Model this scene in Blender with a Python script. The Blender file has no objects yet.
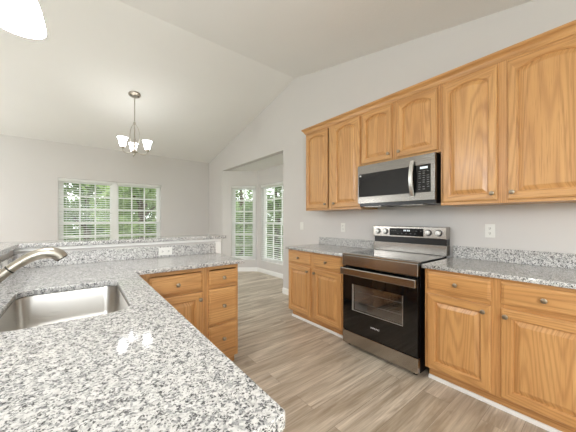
import bpy, bmesh, math, random
from mathutils import Vector, Matrix
C = bpy.context.scene.collection
SC = bpy.context.scene
random.seed(7)

# ------------------------------------------------------------------ camera, sky, exposure
cam_d = bpy.data.cameras.new('camera')
cam = bpy.data.objects.new('camera', cam_d); C.objects.link(cam)
cam_d.sensor_width = 36.0; cam_d.sensor_fit = 'HORIZONTAL'
cam_d.lens = 262.6 / 576 * 36.0
cam_d.shift_y = 3.8 / 576          # horizon a little below the middle of the frame
cam_d.clip_start = 0.02
cam.location = (0, 0, 1.262)
cam.rotation_euler = (math.radians(90), 0, math.radians(-38.5))
SC.camera = cam

world = bpy.data.worlds.new('overcast_sky'); SC.world = world
world.use_nodes = True
bg = world.node_tree.nodes['Background']
bg.inputs[0].default_value = (0.96, 0.98, 1.0, 1); bg.inputs[1].default_value = 3.4

SC.view_settings.view_transform = 'Standard'; SC.view_settings.look = 'None'
SC.view_settings.exposure = 0.05; SC.view_settings.gamma = 1.0
SC.view_settings.use_curve_mapping = False
SC.cycles.use_denoising = True
SC.cycles.max_bounces = 10; SC.cycles.diffuse_bounces = 6; SC.cycles.glossy_bounces = 4
SC.cycles.transmission_bounces = 6; SC.cycles.transparent_max_bounces = 24
SC.cycles.caustics_reflective = False; SC.cycles.caustics_refractive = False
SC.cycles.sample_clamp_indirect = 6.0

# radiance of the lit lamps; the globes are added fill
PENDANT_L, CHANDELIER_L, FILL_GLOBE_L = 125.0, 11.0, 66.0

# ------------------------------------------------------------------ materials
def lin(c):
    return tuple(((v/255.0+0.055)/1.055)**2.4 if v/255.0 > 0.04045 else v/255.0/12.92 for v in c) + (1.0,)

class NT:
    def __init__(s, name):
        s.m = bpy.data.materials.new(name); s.m.use_nodes = True
        s.t = s.m.node_tree; s.b = s.t.nodes['Principled BSDF']; s.o = s.t.nodes['Material Output']
    def n(s, typ, **kw):
        nd = s.t.nodes.new(typ)
        for k, v in kw.items(): setattr(nd, k, v)
        return nd
    def l(s, a, b): s.t.links.new(a, b)
    def math(s, op, a, b=None, c=None):
        nd = s.n('ShaderNodeMath', operation=op)
        for i, v in enumerate((a, b, c)):
            if v is None: continue
            if isinstance(v, (int, float)): nd.inputs[i].default_value = v
            else: s.l(v, nd.inputs[i])
        return nd.outputs[0]
    def ramp(s, fac, stops, interp='LINEAR'):
        nd = s.n('ShaderNodeValToRGB'); cr = nd.color_ramp; cr.interpolation = interp
        while len(cr.elements) < len(stops): cr.elements.new(0.5)
        for e, (p, c) in zip(cr.elements, stops): e.position = p; e.color = c
        s.l(fac, nd.inputs[0]); return nd.outputs[0]
    def mix(s, fac, a, b, blend='MIX'):
        nd = s.n('ShaderNodeMix', data_type='RGBA', blend_type=blend)
        for sock, v in ((nd.inputs[0], fac), (nd.inputs[6], a), (nd.inputs[7], b)):
            if isinstance(v, (int, float)): sock.default_value = v
            elif isinstance(v, tuple): sock.default_value = v
            else: s.l(v, sock)
        return nd.outputs[2]
    def noise(s, vec, scale, detail=2.0, rough=0.5, dist=0.0):
        nd = s.n('ShaderNodeTexNoise'); nd.inputs['Scale'].default_value = scale
        nd.inputs['Detail'].default_value = detail; nd.inputs['Roughness'].default_value = rough
        nd.inputs['Distortion'].default_value = dist
        s.l(vec, nd.inputs['Vector']); return nd.outputs[0]
    def comb(s, x, y, z):
        nd = s.n('ShaderNodeCombineXYZ')
        for i, v in enumerate((x, y, z)):
            if isinstance(v, (int, float)): nd.inputs[i].default_value = v
            else: s.l(v, nd.inputs[i])
        return nd.outputs[0]
    def xyz(s, kind='Object'):
        tc = s.n('ShaderNodeTexCoord'); sp = s.n('ShaderNodeSeparateXYZ')
        s.l(tc.outputs[kind], sp.inputs[0]); return tc.outputs[kind], sp.outputs
    def bump(s, h, strength, dist=0.01):
        nd = s.n('ShaderNodeBump'); nd.inputs['Strength'].default_value = strength
        nd.inputs['Distance'].default_value = dist
        s.l(h, nd.inputs['Height']); s.l(nd.outputs[0], s.b.inputs['Normal'])
    def set(s, color=None, rough=None, metal=None, **kw):
        if color is not None:
            if isinstance(color, tuple): s.b.inputs['Base Color'].default_value = color
            else: s.l(color, s.b.inputs['Base Color'])
        if rough is not None:
            if isinstance(rough, (int, float)): s.b.inputs['Roughness'].default_value = rough
            else: s.l(rough, s.b.inputs['Roughness'])
        if metal is not None: s.b.inputs['Metallic'].default_value = metal
        for k, v in kw.items(): s.b.inputs[k.replace('_', ' ')].default_value = v
        return s.m

def paint(name, c, rough=0.6, bumps=0.0, scale=90):
    t = NT(name); co, _ = t.xyz()
    n = t.noise(co, 2.3, 3)
    col = t.mix(n, lin(tuple(v*0.985 for v in c)), lin(c))
    if bumps:
        t.bump(t.noise(co, scale, 4, 0.6), bumps, 0.004)
    return t.set(col, rough)

M = {}
M['wall'] = paint('wall_paint', (213, 210, 208), 0.7, 0.12, 160)
M['ceiling'] = paint('ceiling_texture_paint', (236, 236, 234), 0.85, 0.5, 60)
M['trim'] = paint('white_trim_paint', (246, 246, 244), 0.4)
M['plastic'] = paint('white_plastic', (236, 236, 232), 0.35)
t = NT('blind_slat_white'); _tr = t.n('ShaderNodeBsdfTranslucent'); _tr.inputs[0].default_value = lin((240, 241, 238))
_mx = t.n('ShaderNodeMixShader'); _mx.inputs[0].default_value = 0.3
t.l(t.b.outputs[0], _mx.inputs[1]); t.l(_tr.outputs[0], _mx.inputs[2]); t.l(_mx.outputs[0], t.o.inputs[0])
M['blind'] = t.set(lin((246, 246, 244)), 0.45)
M['dark'] = paint('dark_slot', (40, 38, 36), 0.6)
M['black'] = paint('black_enamel', (18, 18, 19), 0.3)

def oak(name, horiz):
    t = NT(name); co, o = t.xyz()
    oi = t.n('ShaderNodeObjectInfo'); r = t.math('MULTIPLY', oi.outputs['Random'], 37.0)
    u = t.math('ADD', o[0], o[1]); v = o[2]
    if horiz: u, v = v, u
    a = t.comb(t.math('MULTIPLY', u, 4.2), r, t.math('MULTIPLY', v, 0.24))
    fig = t.noise(a, 1.0, 1.5, 0.35)
    lines = t.math('ADD', t.math('MULTIPLY', t.math('SINE', t.math('MULTIPLY', fig, 190.0)), 0.5), 0.5)
    b = t.comb(t.math('MULTIPLY', u, 170.0), r, t.math('MULTIPLY', v, 5.0))
    pores = t.noise(b, 1.0, 2, 0.6)
    c = t.comb(t.math('MULTIPLY', u, 9.0), r, t.math('MULTIPLY', v, 0.7))
    broad = t.noise(c, 1.0, 2)
    base = t.mix(t.ramp(broad, [(0.3, (0, 0, 0, 1)), (0.7, (1, 1, 1, 1))]), lin((194, 142, 86)), lin((211, 162, 104)))
    lm = t.math('MULTIPLY', t.math('POWER', lines, 2.5), 0.42)
    col = t.mix(lm, base, lin((158, 108, 60)))
    pm = t.ramp(pores, [(0.52, (0, 0, 0, 1)), (0.72, (1, 1, 1, 1))])
    col = t.mix(t.math('MULTIPLY', pm, 0.5), col, lin((150, 100, 55)))
    t.bump(pores, 0.06, 0.002)
    return t.set(col, 0.36, Coat_Weight=0.25, Coat_Roughness=0.25)
M['oak'] = oak('honey_oak_upright_grain', False)
M['oakh'] = oak('honey_oak_level_grain', True)

def granite():
    t = NT('speckled_granite'); co, _ = t.xyz()
    def vor(scale):
        nd = t.n('ShaderNodeTexVoronoi'); nd.inputs['Scale'].default_value = scale
        warp = t.n('ShaderNodeVectorMath', operation='ADD')
        nn = t.n('ShaderNodeTexNoise'); nn.inputs['Scale'].default_value = 60; t.l(co, nn.inputs['Vector'])
        sc = t.n('ShaderNodeVectorMath', operation='SCALE'); sc.inputs['Scale'].default_value = 0.012
        t.l(nn.outputs['Color'], sc.inputs[0]); t.l(co, warp.inputs[0]); t.l(sc.outputs[0], warp.inputs[1])
        t.l(warp.outputs[0], nd.inputs['Vector'])
        sp = t.n('ShaderNodeSeparateColor'); t.l(nd.outputs['Color'], sp.inputs[0]); return sp.outputs
    v1 = vor(210); v2 = vor(300)
    cl = t.noise(co, 50, 4, 0.7)
    k = t.math('ADD', t.math('MULTIPLY', v1[0], 0.55), t.math('MULTIPLY', cl, 0.9))
    base = t.ramp(k, [(0.36, lin((104, 104, 106))), (0.52, lin((154, 154, 155))), (0.66, lin((194, 193, 191))),
                      (0.80, lin((214, 213, 211))), (1.0, lin((226, 225, 223)))])
    k2 = t.math('ADD', t.math('MULTIPLY', v2[1], 0.38), t.math('MULTIPLY', t.noise(co, 66, 4, 0.7), 1.0))
    fl = t.ramp(k2, [(0.0, (1, 1, 1, 1)), (0.535, (1, 1, 1, 1)), (0.575, (0, 0, 0, 1))])
    col = t.mix(t.math('MULTIPLY', fl, 0.86), base, lin((34, 33, 36)))
    return t.set(col, 0.07, Specular_IOR_Level=0.5)
M['granite'] = granite()

def planks():
    t = NT('greige_plank_floor'); co, o = t.xyz()
    br = t.n('ShaderNodeTexBrick'); br.offset = 0.37; br.offset_frequency = 2
    t.l(co, br.inputs['Vector']); br.inputs['Scale'].default_value = 1.0
    br.inputs['Brick Width'].default_value = 1.22; br.inputs['Row Height'].default_value = 0.18
    br.inputs['Mortar Size'].default_value = 0.0012; br.inputs['Mortar Smooth'].default_value = 0.1
    br.inputs['Color1'].default_value = (0, 0, 0, 1); br.inputs['Color2'].default_value = (1, 1, 1, 1)
    br.inputs['Mortar'].default_value = (0.5, 0.5, 0.5, 1)
    sp = t.n('ShaderNodeSeparateColor'); t.l(br.outputs['Color'], sp.inputs[0]); rnd = sp.outputs[0]
    off = t.math('MULTIPLY', rnd, 23.0)
    a = t.comb(t.math('ADD', t.math('MULTIPLY', o[0], 1.4), off), t.math('MULTIPLY', o[1], 13.0), off)
    g1 = t.noise(a, 1.0, 4, 0.6, 0.6)
    b = t.comb(t.math('ADD', t.math('MULTIPLY', o[0], 3.0), off), t.math('MULTIPLY', o[1], 90.0), off)
    g2 = t.noise(b, 1.0, 3, 0.6)
    base = t.mix(rnd, lin((202, 188, 169)), lin((230, 218, 201)))
    col = t.mix(t.math('MULTIPLY', t.ramp(g1, [(0.34, (1, 1, 1, 1)), (0.60, (0, 0, 0, 1))]), 0.95), base, lin((164, 147, 126)))
    col = t.mix(t.math('MULTIPLY', t.ramp(g2, [(0.42, (0, 0, 0, 1)), (0.7, (1, 1, 1, 1))]), 0.5), col, lin((146, 130, 112)))
    # sparse dark knots drawn out along the board
    kv = t.comb(t.math('ADD', t.math('MULTIPLY', o[0], 1.9), off), t.math('MULTIPLY', o[1], 6.5), off)
    kn = t.noise(kv, 1.0, 2, 0.5, 1.2)
    col = t.mix(t.math('MULTIPLY', t.ramp(kn, [(0.64, (0, 0, 0, 1)), (0.78, (1, 1, 1, 1))]), 0.55), col, lin((124, 108, 92)))
    col = t.mix(t.math('MULTIPLY', br.outputs['Fac'], 0.55), col, lin((92, 80, 68)))
    t.bump(g2, 0.05, 0.002)
    return t.set(col, 0.38)
M['floor'] = planks()

def steel(name, c, rough, axis=1):
    t = NT(name); co, o = t.xyz()
    s = [420.0, 420.0, 420.0]; s[axis] = 4.0
    v = t.comb(*[t.math('MULTIPLY', o[i], s[i]) for i in range(3)])
    n = t.noise(v, 1.0, 2)
    if axis == 1: t.bump(n, 0.012, 0.0005)
    r = t.math('ADD', t.math('MULTIPLY', n, 0.12), rough - 0.06)
    return t.set(lin(c), r, 1.0)
M['steel'] = steel('brushed_stainless', (176, 171, 164), 0.24)
M['steel2'] = steel('dark_brushed_stainless', (138, 134, 128), 0.26)
M['sink'] = steel('sink_stainless', (206, 203, 198), 0.30, 0)
M['nickel'] = steel('satin_nickel', (184, 177, 166), 0.36, 2)
M['chrome'] = steel('bright_handle_steel', (222, 221, 218), 0.36, 2)
M['knob'] = steel('cabinet_knob_nickel', (158, 147, 130), 0.3, 2)
t = NT('black_glass'); M['bglass'] = t.set(lin((14, 14, 15)), 0.06, Specular_IOR_Level=0.6)
t = NT('oven_cavity_enamel'); M['enamel'] = t.set(lin((190, 184, 176)), 0.35)
t = NT('rack_wire'); M['rack'] = t.set(lin((205, 205, 205)), 0.3, 0.8)
t = NT('printed_marks'); M['print'] = t.set(lin((225, 225, 225)), 0.5)
t = NT('key_marks'); M['key'] = t.set(lin((128, 128, 128)), 0.5)
t = NT('clock_digits'); M['digit'] = t.set(lin((220, 230, 235)), 0.5, Emission_Strength=0.5); t.b.inputs['Emission Color'].default_value = (0.9, 0.97, 1, 1)

def glass(name, tint, refl):
    t = NT(name); t.t.nodes.remove(t.b)
    tr = t.n('ShaderNodeBsdfTransparent'); tr.inputs[0].default_value = tint
    gl = t.n('ShaderNodeBsdfGlossy'); gl.inputs['Roughness'].default_value = 0.03
    lw = t.n('ShaderNodeLayerWeight'); lw.inputs[0].default_value = 0.5
    fres = t.math('ADD', t.math('MULTIPLY', t.math('POWER', lw.outputs['Facing'], 5.0), 0.95), 0.045)
    mx = t.n('ShaderNodeMixShader'); t.l(t.math('MINIMUM', t.math('MULTIPLY', fres, refl), 1.0), mx.inputs[0])
    t.l(tr.outputs[0], mx.inputs[1]); t.l(gl.outputs[0], mx.inputs[2]); t.l(mx.outputs[0], t.o.inputs[0])
    return t.m
M['pane'] = glass('clear_window_glass', (0.96, 0.98, 0.97, 1), 1.0)
M['ovenpane'] = glass('tinted_oven_glass', (0.88, 0.88, 0.88, 1), 3.0)

def lamp(name, c, strength):
    t = NT(name)
    t.b.inputs['Emission Color'].default_value = c; t.b.inputs['Emission Strength'].default_value = strength
    return t.set(lin((240, 238, 232)), 0.3)
M['pendant'] = lamp('lit_frosted_pendant_glass', (0.965, 0.982, 1.0, 1), PENDANT_L)
M['chand'] = lamp('lit_frosted_chandelier_glass', (0.965, 0.982, 1.0, 1), CHANDELIER_L)
M['globe'] = lamp('added_fill_globe_glass', (0.945, 0.977, 1.0, 1), FILL_GLOBE_L)  # glow of the added fill globes

def leafmat(name, a, b):
    t = NT(name); co, _ = t.xyz()
    oi = t.noise(co, 2.6, 3, 0.7)
    col = t.mix(t.ramp(oi, [(0.35, (0, 0, 0, 1)), (0.65, (1, 1, 1, 1))]), lin(a), lin(b))
    tr = t.n('ShaderNodeBsdfTranslucent'); t.l(col, tr.inputs[0])
    t.set(col, 0.5)
    mx = t.n('ShaderNodeMixShader'); mx.inputs[0].default_value = 0.45
    t.l(t.b.outputs[0], mx.inputs[1]); t.l(tr.outputs[0], mx.inputs[2]); t.l(mx.outputs[0], t.o.inputs[0])
    return t.m
M['leafA'] = leafmat('fresh_leaves', (116, 144, 84), (174, 194, 134))
M['leafB'] = leafmat('deep_leaves', (98, 126, 78), (152, 174, 118))
M['bark'] = paint('bark', (96, 82, 68), 0.9, 0.6, 30)
t = NT('lawn_grass'); co, _ = t.xyz()
M['lawn'] = t.set(t.mix(t.noise(co, 3.0, 5, 0.7), lin((84, 108, 60)), lin((128, 146, 92))), 0.9)

# ------------------------------------------------------------------ mesh builder
class MB:
    def __init__(s): s.bm = bmesh.new(); s.mi = 0
    def _add(s, vs, fs, mi=None):
        bv = [s.bm.verts.new(v) for v in vs]
        for f in fs:
            try:
                fc = s.bm.faces.new([bv[i] for i in f]); fc.material_index = s.mi if mi is None else mi
            except ValueError: pass
        return s
    def box(s, x0, x1, y0, y1, z0, z1, bev=0.0, seg=2, mat=None):
        b = bmesh.new()
        vs = [b.verts.new((x, y, z)) for x in (min(x0, x1), max(x0, x1)) for y in (min(y0, y1), max(y0, y1)) for z in (min(z0, z1), max(z0, z1))]
        for f in ((0, 1, 3, 2), (4, 6, 7, 5), (0, 4, 5, 1), (2, 3, 7, 6), (0, 2, 6, 4), (1, 5, 7, 3)): b.faces.new([vs[i] for i in f])
        if bev > 0: bmesh.ops.bevel(b, geom=b.edges[:], offset=bev, segments=seg, affect='EDGES', profile=0.5)
        b.verts.index_update()
        vs = [v.co.copy() for v in b.verts]
        if mat is not None: vs = [mat @ v for v in vs]
        fs = [[v.index for v in f.verts] for f in b.faces]; b.free()
        return s._add(vs, fs)
    def fbox(s, F, u0, u1, v0, v1, w0, w1, bev=0.0):
        return s.box(u0, u1, v0, v1, w0, w1, bev, 2, F.mat())
    def loops(s, ls, close=True, cap0=False, cap1=False, mis=None):
        """skin consecutive rings of points"""
        n = len(ls[0]); idx = []
        bv = [[s.bm.verts.new(p) for p in l] for l in ls]
        for k in range(len(ls)-1):
            for i in range(n if close else n-1):
                j = (i+1) % n
                try:
                    f = s.bm.faces.new((bv[k][i], bv[k][j], bv[k+1][j], bv[k+1][i]))
                    f.material_index = mis(k, i) if mis else s.mi
                except ValueError: pass
        for c, r in ((cap0, bv[0]), (cap1, bv[-1])):
            if c:
                try: s.bm.faces.new(r).material_index = s.mi
                except ValueError: pass
        return s
    def lathe(s, prof, o=(0, 0, 0), axis=(0, 0, 1), seg=24, cap=(False, False)):
        o = Vector(o); a = Vector(axis).normalized()
        e1 = a.orthogonal().normalized(); e2 = a.cross(e1)
        ls = [[o + a*h + (e1*math.cos(2*math.pi*i/seg) + e2*math.sin(2*math.pi*i/seg))*max(r, 1e-4) for i in range(seg)] for r, h in prof]
        return s.loops(ls, True, cap[0], cap[1])
    def tube(s, pts, r, seg=12, caps=True):
        pts = [Vector(p) for p in pts]; rs = r if isinstance(r, (list, tuple)) else [r]*len(pts)
        ls = []; prev = None
        for i, p in enumerate(pts):
            d = (pts[min(i+1, len(pts)-1)] - pts[max(i-1, 0)]).normalized()
            e = (prev - d*prev.dot(d)).normalized() if prev is not None and (prev - d*prev.dot(d)).length > 1e-5 else d.orthogonal().normalized()
            prev = e; f = d.cross(e)
            ls.append([p + (e*math.cos(2*math.pi*k/seg) + f*math.sin(2*math.pi*k/seg))*rs[i] for k in range(seg)])
        return s.loops(ls, True, caps, caps)
    def prism(s, poly, fn, a, b):
        """polygon (2-D) pushed from a to b through fn(p, depth)"""
        n = len(poly)
        vs = [fn(p, a) for p in poly] + [fn(p, b) for p in poly]
        return s._add(vs, [list(range(n)), list(range(2*n-1, n-1, -1))] + [[i, i+n, (i+1) % n + n, (i+1) % n] for i in range(n)])
    def build(s, name, mats, parent=None, origin=None, smooth=False, bevel=0.0):
        bmesh.ops.recalc_face_normals(s.bm, faces=s.bm.faces[:])
        if origin is None:
            xs = [v.co for v in s.bm.verts]
            origin = Vector(((min(v.x for v in xs)+max(v.x for v in xs))/2, (min(v.y for v in xs)+max(v.y for v in xs))/2, min(v.z for v in xs)))
        origin = Vector(origin)
        for v in s.bm.verts: v.co -= origin
        me = bpy.data.meshes.new(name); s.bm.to_mesh(me); s.bm.free()
        for m in (mats if isinstance(mats, (list, tuple)) else [mats]): me.materials.append(m)
        if smooth:
            for p in me.polygons: p.use_smooth = True
            try: me.set_sharp_from_angle(angle=math.radians(40))
            except Exception: pass
        o = bpy.data.objects.new(name, me); C.objects.link(o)
        o.location = origin
        if parent is not None:
            o.parent = parent
            w = Vector((0, 0, 0)); q = parent
            while q is not None: w += q.location; q = q.parent
            o.location = origin - w
        if bevel:
            b = o.modifiers.new('bevel', 'BEVEL'); b.width = bevel; b.segments = 2; b.limit_method = 'ANGLE'
        return o

class Frame:
    """local axes on an upright face: u along it, v up, w out of it"""
    def __init__(s, o, u, n): s.o = Vector(o); s.u = Vector(u).normalized(); s.n = Vector(n).normalized(); s.z = Vector((0, 0, 1))
    def __call__(s, u, v, w=0.0): return s.o + s.u*u + s.z*v + s.n*w
    def mat(s):
        m = Matrix.Identity(4)
        for i, a in enumerate((s.u, s.z, s.n)):
            for r in range(3): m[r][i] = a[r]
        for r in range(3): m[r][3] = s.o[r]
        return m

def thing(name, label, cat, loc, group=None):
    o = bpy.data.objects.new(name, None); C.objects.link(o); o.location = loc
    o.empty_display_size = 0.1
    return tag(o, label, cat, group)
def tag(o, label, cat, group=None, kind=None):
    o['label'] = label; o['category'] = cat
    if group: o['group'] = group
    if kind: o['kind'] = kind
    return o
def struct(o, label=None):
    o['kind'] = 'structure'
    if label: o['label'] = label
    return o

# ------------------------------------------------------------------ room shell
XW = 2.745; YD = 6.88; RY, RZ = 3.26, 3.555; SL = 0.2104
def ceil_z(y): return max(RZ - SL*abs(y-RY), 2.70) if y < RY else RZ - SL*(y-RY)
ZD = ceil_z(YD); XL = -4.3; YB = -3.2; YK = RY - (RZ-2.70)/SL

m = MB(); m.box(XL-.12, XW+.12, YB-.12, YD+.14, -0.10, 0.0)
m.prism([(XW+.12, 6.12), (3.52, 5.56), (3.52, 4.04), (XW+.12, 3.48)], lambda p, d: (p[0], p[1], d), -0.10, 0.0)
struct(m.build('floor', M['floor'], origin=(0, 0, 0)), 'greige wood-look plank floor')

m = MB()
prof = [(YB-.12, 2.70), (YK, 2.70), (RY, RZ), (YD+.14, ceil_z(YD+.14)), (YD+.14, ceil_z(YD+.14)+.12), (RY, RZ+.12), (YK, 2.82), (YB-.12, 2.82)]
n = len(prof)
vs = [(XL-.12, p[0], p[1]) for p in prof] + [(XW+.12, p[0], p[1]) for p in prof]
m._add(vs, [[i, i+n, (i+1) % n+n, (i+1) % n] for i in range(n)] + [[0, 1, 6, 7], [1, 2, 5, 6], [2, 3, 4, 5], [n, n+1, n+6, n+7], [n+1, n+2, n+5, n+6], [n+2, n+3, n+4, n+5]])
struct(m.build('ceiling', M['ceiling'], origin=(0, 0, 0)), 'white vaulted ceiling')

# kitchen wall with the bay opening
B0, B1, BZ = 3.585, 6.02, 2.462
m = MB()
fx = lambda p, d: (d, p[0], p[1])
m.prism([(YB, 0), (B0, 0), (B0, BZ), (B0, RZ+.0), (RY, RZ), (YK, 2.70), (YB, 2.70)][:3] + [(B0, ceil_z(B0)), (RY, RZ), (YK, 2.70), (YB, 2.70)], fx, XW, XW+.12)
m.prism([(B0, BZ), (B1, BZ), (B1, ceil_z(B1)), (B0, ceil_z(B0))], fx, XW, XW+.12)
m.prism([(B1, 0), (YD+.14, 0), (YD+.14, ceil_z(YD+.14)), (B1, ceil_z(B1))], fx, XW, XW+.12)
struct(m.build('wall_right', M['wall'], origin=(0, 0, 0)), 'pale kitchen wall with the bay opening')

def holed_wall(name, F, W, H, holes, top=None, th=0.14, label=None):
    """flat wall, w from -th to 0, rectangular holes (u0,u1,v0,v1) side by side"""
    m = MB(); u = 0.0
    for (a, b, c, d) in sorted(holes):
        if a > u: m.fbox(F, u, a, 0, H, -th, 0)
        m.fbox(F, a, b, 0, c, -th, 0); m.fbox(F, a, b, d, H, -th, 0); u = b
    if u < W: m.fbox(F, u, W, 0, H, -th, 0)
    bmesh.ops.remove_doubles(m.bm, verts=m.bm.verts[:], dist=1e-5)
    return struct(m.build(name, M['wall'], origin=F.o), label)

# far (dining) wall, u runs with +x, faces the camera (-y)
FD = Frame((XL-.12, YD, 0), (1, 0, 0), (0, -1, 0))
WX0, WX1, WZ0, WZ1 = -0.326, 1.549, 0.30, 2.095
holed_wall('wall_back', FD, XW-XL+.12, ZD, [(WX0-FD.o.x, WX1-FD.o.x, WZ0, WZ1)], label='pale dining room wall')
# bay walls
PA, PC, PD, PE = Vector((XW, 6.02, 0)), Vector((3.42, 5.5, 0)), Vector((3.42, 4.1, 0)), Vector((XW, 3.585, 0))
dA = (PC-PA).normalized(); FA = Frame(PA, dA, (dA.y, -dA.x, 0)); LA = (PC-PA).length
FB = Frame(PC, (0, -1, 0), (-1, 0, 0)); LB = 1.4
dE = (PE-PD).normalized(); FE = Frame(PD, dE, (dE.y, -dE.x, 0)); LE = (PE-PD).length
holed_wall('wall_bay_angled', FA, LA+.05, BZ+.1, [(0.215, 0.805, .285, 2.09)], label='angled bay wall next to the dining room')
holed_wall('wall_bay_front', FB, LB, BZ+.1, [(0.158, 1.242, .285, 2.09)], label='front wall of the bay')
holed_wall('wall_bay_near', FE, LE+.0, BZ+.1, [(0.047, 0.637, .285, 2.09)], label='angled bay wall next to the kitchen')
m = MB(); m.prism([(XW+.1, 6.2), (3.6, 5.62), (3.6, 3.98), (XW+.1, 3.4)], lambda p, d: (p[0], p[1], d), BZ, BZ+.1)
struct(m.build('ceiling', M['ceiling'], origin=(0, 0, 0)), 'white bay ceiling')
# sides of the room behind the camera
FL = Frame((XL, YB, 0), (0, 1, 0), (1, 0, 0))
m = MB()
def gable(y0, y1, z0):
    pts = [(y0, z0)] + [(y1, z0)] + [(y1, ceil_z(y1))] + ([(RY, RZ)] if y0 < RY < y1 else []) + ([(YK, 2.70)] if y0 < YK < y1 else []) + [(y0, ceil_z(y0))]
    m.prism(pts, fx, XL-.12, XL)
gable(YB, -0.6, 0); gable(-0.6, 1.8, 2.1); m.box(XL-.12, XL, -0.6, 1.8, 0, .3); gable(1.8, 3.2, 0); gable(3.2, 5.6, 2.1); m.box(XL-.12, XL, 3.2, 5.6, 0, .3); gable(5.6, YD, 0)
struct(m.build('wall_left', M['wall'], origin=(0, 0, 0)))
FK = Frame((XW, YB, 0), (-1, 0, 0), (0, 1, 0))
holed_wall('wall_front', FK, XW-XL, 2.70, [(1.0, 3.4, .05, 2.15), (4.2, 6.4, .3, 2.1)], th=.12)

# ------------------------------------------------------------------ windows and blinds
def make_window(idx, F, u0, u1, v0, v1, cols, rows, th=0.14, depth0=-0.125):
    ww, fw = -th+.02, 0.045
    m = MB()
    d0, d1 = -th+.005, -th+.075
    m.fbox(F, u0, u0+fw, v0, v1, d0, d1); m.fbox(F, u1-fw, u1, v0, v1, d0, d1)
    m.fbox(F, u0+fw, u1-fw, v1-fw, v1, d0, d1); m.fbox(F, u0+fw, u1-fw, v0, v0+fw, d0, d1)
    fr = struct(m.build('window_%d' % idx, M['trim'], origin=F((u0+u1)/2, v0, 0)))
    m = MB(); m.fbox(F, u0, u1, v0-.004, v0+.018, d1, -0.002, .003); m.build('window_sill', M['trim'], fr)
    a, b = u0+fw, u1-fw; mid = (v0+v1)/2
    for (c, d, off) in ((v0+fw, mid+.022, .022), (mid-.022, v1-fw, 0.0)):
        w0, w1 = d0+.012+off, d0+.034+off; r = .036
        m = MB()
        m.fbox(F, a, a+r, c, d, w0, w1); m.fbox(F, b-r, b, c, d, w0, w1); m.fbox(F, a+r, b-r, c, c+r, w0, w1); m.fbox(F, a+r, b-r, d-r, d, w0, w1)
        k = .013
        for i in range(1, cols):
            x = a+r+(b-a-2*r)*i/cols; m.fbox(F, x-k, x+k, c+r, d-r, w0+.003, w1-.003)
        for j in range(1, rows):
            z = c+r+(d-c-2*r)*j/rows; m.fbox(F, a+r, b-r, z-k, z+k, w0+.004, w1-.004)
        sa = m.build('sash', M['trim'], fr)
        m = MB(); wm = (w0+w1)/2
        m._add([F(a+r, c+r, wm), F(b-r, c+r, wm), F(b-r, d-r, wm), F(a+r, d-r, wm)], [(0, 1, 2, 3)])
        m.build('glass_pane', M['pane'], sa)
    return fr

def make_blind(label, F, u0, u1, v0, v1, tilt=18.0, group='white window blinds'):
    base = F((u0+u1)/2, v0, -.03)
    t = thing('window_blind', label, 'blind', base, group)
    m = MB(); m.fbox(F, u0, u1, v1-.055, v1, -.058, .008, .004); m.build('valance', M['blind'], t)
    m = MB(); g = math.radians(tilt); z = v0+.06; wc = -.028; L = .024
    while z < v1-.07:
        dw, dv = L*math.cos(g), L*math.sin(g); th = .0016
        pts = []
        for (sw, sv) in ((-1, -1), (0, .10), (1, 1)):
            pts.append((wc+sw*dw, z+(sv*dv if sw else .0025)))
        ring = lambda u: [F(u, p[1]+th, p[0]) for p in pts] + [F(u, p[1]-th, p[0]) for p in reversed(pts)]
        m.loops([ring(u0+.006), ring(u1-.006)], True, True, True)
        z += .0465
    m.build('slats', M['blind'], t)
    m = MB(); m.fbox(F, u0+.006, u1-.006, v0+.022, v0+.04, wc-.025, wc+.025, .003); m.build('bottom_rail', M['blind'], t)
    nl = 2 if u1-u0 < .8 else 3
    for i in range(nl):
        u = u0 + (u1-u0)*(.14 + .72*i/(nl-1))
        m = MB(); m.fbox(F, u-.002, u+.002, v0+.03, v1-.05, wc+.0262, wc+.0275); m.build('ladder_cord', M['blind'], t)
    return t

um = (WX0+WX1)/2 - FD.o.x
make_window(1, FD, WX0-FD.o.x, um, WZ0, WZ1, 3, 3)
make_window(2, FD, um, WX1-FD.o.x, WZ0, WZ1, 3, 3)
make_blind('white slatted blind over the dining wall window away from the bay', FD, WX0-FD.o.x+.006, um-.045, WZ0+.02, WZ1-.004, -15)
make_blind('white slatted blind over the dining wall window beneath the chandelier, closer to the bay', FD, um+.045, WX1-FD.o.x-.006, WZ0+.02, WZ1-.004, -8)
make_window(3, FA, .215, .805, .285, 2.09, 2, 3)
make_blind('narrow white blind on the angled bay wall beside the dining room', FA, .221, .799, .305, 2.086, -9)
make_window(4, FB, .158, 1.242, .285, 2.09, 3, 3)
make_blind('wide white blind on the front bay window cut off by the wall edge', FB, .164, 1.236, .305, 2.086, -9)
make_window(5, FE, .047, .637, .285, 2.09, 2, 3)
make_window(6, FL, 2.6, 5.0, .3, 2.1, 4, 2, th=.12)  # unseen windows added in the left wall to let in more light
make_window(7, FL, 6.4, 8.8, .3, 2.1, 4, 2, th=.12)
make_window(8, FK, 1.0, 3.4, .05, 2.15, 2, 1, th=.12)  # unseen openings added in the front wall for extra daylight
make_window(9, FK, 4.2, 6.4, .3, 2.1, 4, 2, th=.12)

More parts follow.
